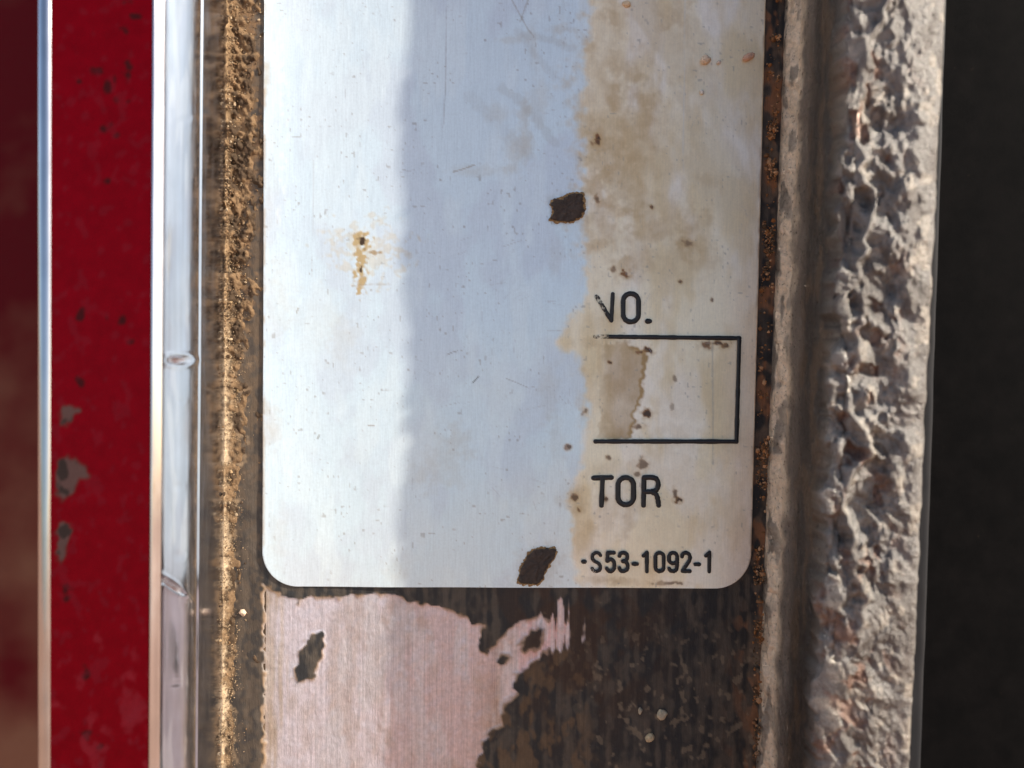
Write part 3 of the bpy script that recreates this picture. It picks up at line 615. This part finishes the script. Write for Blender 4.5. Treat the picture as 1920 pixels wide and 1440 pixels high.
col[..., :3] = mix(col[..., :3], (.16, .14, .12), (x < 525) * ss(.5, .62, fbm(h * .05, z * .018, seed=449, oct=4)) * ss(80, 20, h) * .8)
k0 = int(np.argmax(P[:, 0] > 575))
cut = int(np.argmax(P[:, 1] > 236)) 
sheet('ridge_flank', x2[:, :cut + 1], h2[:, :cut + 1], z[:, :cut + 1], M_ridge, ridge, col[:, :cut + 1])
sheet('ridge_crown', x2[:, cut:], h2[:, cut:], z[:, cut:], M_ridge, ridge, col[:, cut:])

# ------------------------------------------------------------------ black rubber beyond the ridge
dark = thing('black_panel', 'matt black panel with a raised edge strip at the far right', 'panel')
gx, gy = np.meshgrid(np.linspace(0, 1, 40), np.linspace(-300, 1740, 240))
xe, ze = at(1797 - .034 * gy, gy, -170)
xs = 668 + (xe - 668) * gx; hs = -170 + 5 * (fbm(xs * .02, ze * .01, seed=501) - .5) - 90 * ss(.86, 1, gx) ** 2
sheet('edge_strip', xs, hs, ze, M_strip, dark, None)
box_part('rubber_sheet', 690, 4200, -900, -330, -3000, 3000, M_rub, dark, 20)

# ------------------------------------------------------------------ loose dirt
ICO_V = None
def ico():
    import bmesh
    bm = bmesh.new(); bmesh.ops.create_icosphere(bm, subdivisions=1, radius=1)
    V = np.array([v.co[:] for v in bm.verts]); Fc = np.array([[v.index for v in f.verts] for f in bm.faces]); bm.free(); return V, Fc
IV, IF = ico()
def grains(name, X, Y, H, R, C, parent=None):
    n = len(X); xx, zz = at(X, Y, H)
    ctr = np.stack([xx, H, zz], 1)
    sc_ = R[:, None] * rng.uniform(.6, 1.35, (n, 3))
    jit = rng.uniform(.7, 1.3, (n, len(IV), 1))
    V = ctr[:, None, :] + IV[None] * sc_[:, None, :] * jit
    Fq = (IF[None] + (np.arange(n) * len(IV))[:, None, None]).reshape(-1, 3)
    col = np.repeat(np.concatenate([C, np.ones((n, 1))], 1), len(IV), 0)
    return mesh_np(name, V.reshape(-1, 3), Fq, M_dirt, parent, col, smooth=False)
n = 5200
Y = rng.uniform(-150, 1600, n); X = 427 - .012 * Y + np.abs(rng.normal(0, 1, n)) * 28
Dl = left_dust(X, Y); clump = fbm(X * .06, Y * .06, seed=601, oct=4)
keep = (rng.uniform(0, 1, n) < (1 - .75 * ss(500, 800, Y)) * np.clip(Dl * 1.1 + (clump - .5) * 1.6, .01, 1)) & (X < 491)
X, Y = X[keep], Y[keep]; R = np.clip(rng.lognormal(.0, .55, len(X)), .4, 4.2)
pal = np.array([(.20, .12, .065), (.14, .085, .05), (.27, .18, .10), (.09, .06, .04), (.38, .28, .18)])
n = 5000     # finer dust lower down
Y2 = rng.uniform(420, 1600, n); X2 = 430 - .012 * Y2 + np.abs(rng.normal(0, 1, n)) * 17
k2 = rng.uniform(0, 1, n) < np.clip(.55 + 2.2 * (fbm(X2 * .07, Y2 * .04, seed=607, oct=4) - .5), 0, 1) * ss(420, 700, Y2) * (X2 < 488)
X = np.concatenate([X, X2[k2]]); Y = np.concatenate([Y, Y2[k2]]); R = np.concatenate([R, np.clip(rng.lognormal(-.35, .4, k2.sum()), .4, 2.2)])
C = pal[rng.integers(0, 5, len(X))] * rng.uniform(.7, 1.3, (len(X), 1))
C[-k2.sum():] = np.array((.33, .23, .14)) * rng.uniform(.75, 1.15, (k2.sum(), 1))
H = 34 * np.exp(-np.clip(X - 427 + .012 * Y, 0, 99) / 8.5) + R * .35 + 2.0 * left_dust(X, Y) * ss(800, 500, Y) - .6
gd = grains('groove_dirt', X, Y, H, R, C); gd['kind'] = 'stuff'
gd['label'] = 'brown gritty dirt lying in the groove along the left of the silver plate'; gd['category'] = 'dirt'
# packed fillet of dust against the wall
gx, gy = np.meshgrid(np.linspace(0, 1, 48), np.concatenate([np.arange(-780, -100, 5.), np.arange(-100, 1650, 2.4)]))
xl = -541 + 84 * gx; zl = (720 - gy) + 0 * gx; xl = xl + SK * zl; xw, _ = proj(xl, zl, 0 * gx); w0 = xw - (429 - .012 * gy); dd = left_dust(xw, gy)
cr = fbm(xw * .13, gy * .11, seed=611, oct=4); cl = fbm(xw * .035, gy * .03, seed=613, oct=4)
hh = 34 * np.exp(-np.clip(w0 + 2, 0, 99) / (8.5 - .5 * ss(500, 800, gy))) * (.8 + .6 * (fbm(gy * .02, gx * 2, seed=612) - .5)) + ss(.15, .75, dd + 1.3 * (cl - .5)) * (2.6 + (22 - 13 * ss(500, 800, gy)) * (cr - .42)) - 1.7
xx, zz = xl, zl; ft = np.empty(gx.shape + (4,)); ft[..., 3] = 1; ft[..., :3] = (.20, .125, .07)
ft[..., :3] = mix(ft[..., :3], (.075, .05, .033), ss(.38, .58, fbm(xw * .07, gy * .06, seed=615, oct=4)) * ss(-2, 14, w0))
lo = ss(500, 850, gy); ft[..., :3] = mix(ft[..., :3], (.44, .29, .16), ss(11, -3, w0) * .8)
ft[..., :3] = mix(ft[..., :3], (.52, .385, .25), lo * ss(17, 3, w0 + 22 * (cl - .5) + 16 * (cr - .5)) * .85)
df = sheet('dust_fillet', xx, hh, zz, M_dirt, None, ft); df['kind'] = 'stuff'
df['label'] = 'packed tan dust filling the corner at the foot of the polished rail'; df['category'] = 'dust'
n = 9000
Y = rng.uniform(-150, 1600, n); base = 1462 - .030 * Y; X = base - np.abs(rng.normal(0, 1, n)) * 22 + 4
keep = (rng.uniform(0, 1, n) < np.clip(.25 + (fbm(X * .05, Y * .03, seed=621, oct=4) - .5) * 4, .02, 1)) & (X > 1441 - .0265 * np.minimum(Y, 1090)) ; X, Y, base = X[keep], Y[keep], base[keep]
R = np.clip(rng.lognormal(.4, .5, len(X)), .6, 5)
pal2 = np.array([(.34, .15, .06), (.24, .12, .06), (.42, .24, .13), (.12, .08, .05)])
C = pal2[rng.integers(0, 4, len(X))] * rng.uniform(.7, 1.3, (len(X), 1))
ed = grains('edge_dirt', X, Y, R * .3 - .4 + 14 * np.exp(-(base - X) / 5), R, C); ed['kind'] = 'stuff'
ed['label'] = 'rusty orange grit caught between the silver plate and the rough ridge'; ed['category'] = 'dirt'

# crumbs one can pick out
def crumb(X, Y, a, b, rot, h0, col, label):
    import bmesh
    bm = bmesh.new(); bmesh.ops.create_icosphere(bm, subdivisions=3, radius=1)
    xx, zz = at(X, Y, h0); n = len(bm.verts); V = np.array([v.co[:] for v in bm.verts]); Fc = np.array([[v.index for v in f.verts] for f in bm.faces]); bm.free()
    V = V * (1 + .9 * (fbm(V[:, 0] * 1.6 + X, V[:, 1] * 1.6, V[:, 2] * 1.6, seed=701, oct=3) - .5))[:, None]
    u = V[:, 0] * a; v = V[:, 2] * b; cr, sr = math.cos(rot), math.sin(rot)
    V = np.stack([float(xx) + u * cr - v * sr, h0 + b * .35 + V[:, 1] * b * .7, float(zz) + u * sr + v * cr], 1)
    C = np.empty((n, 4)); C[:, 3] = 1; C[:, :3] = np.array(col)
    o = mesh_np('dirt_crumb', V, Fc, M_dirt, None, C)
    o['label'] = label; o['category'] = 'crumb'; o['group'] = 'crumbs of dirt on the plate'
F2 = FH + 1.5
crumb(1323, 113, 8.5, 8, .2, F2, (.75, .58, .42), 'roundish cream dirt crumb on the upper right of the silver field')
crumb(1402, 108, 12, 6.5, .5, F2, (.66, .40, .28), 'elongated orange-pink dirt crumb close to the upper right edge of the field')
crumb(1175, 8, 8, 5, 0, F2, (.70, .52, .34), 'pale tan dirt crumb at the very top of the silver field')
crumb(1348, 117, 3.5, 3.5, 0, F2, (.7, .6, .5), 'tiny pale crumb just right of the cream crumb')
crumb(1316, 173, 4, 4, 0, F2, (.72, .68, .6), 'small whitish crumb below the cream crumb')
crumb(1241, 1338, 10, 9, .1, 0, (.50, .40, .27), 'largest pale crumb on the black corner below the part number')
crumb(1218, 1382, 9, 7, .6, 0, (.52, .40, .25), 'tan crumb on the black area, lowest of the pale ones')
crumb(1200, 1332, 4, 7, .1, 0, (.42, .34, .24), 'narrow upright crumb left of the largest pale crumb')
crumb(456, 1148, 6, 7, 0, 2, (.66, .48, .34), 'single round crumb in the left groove beside the plate corner')
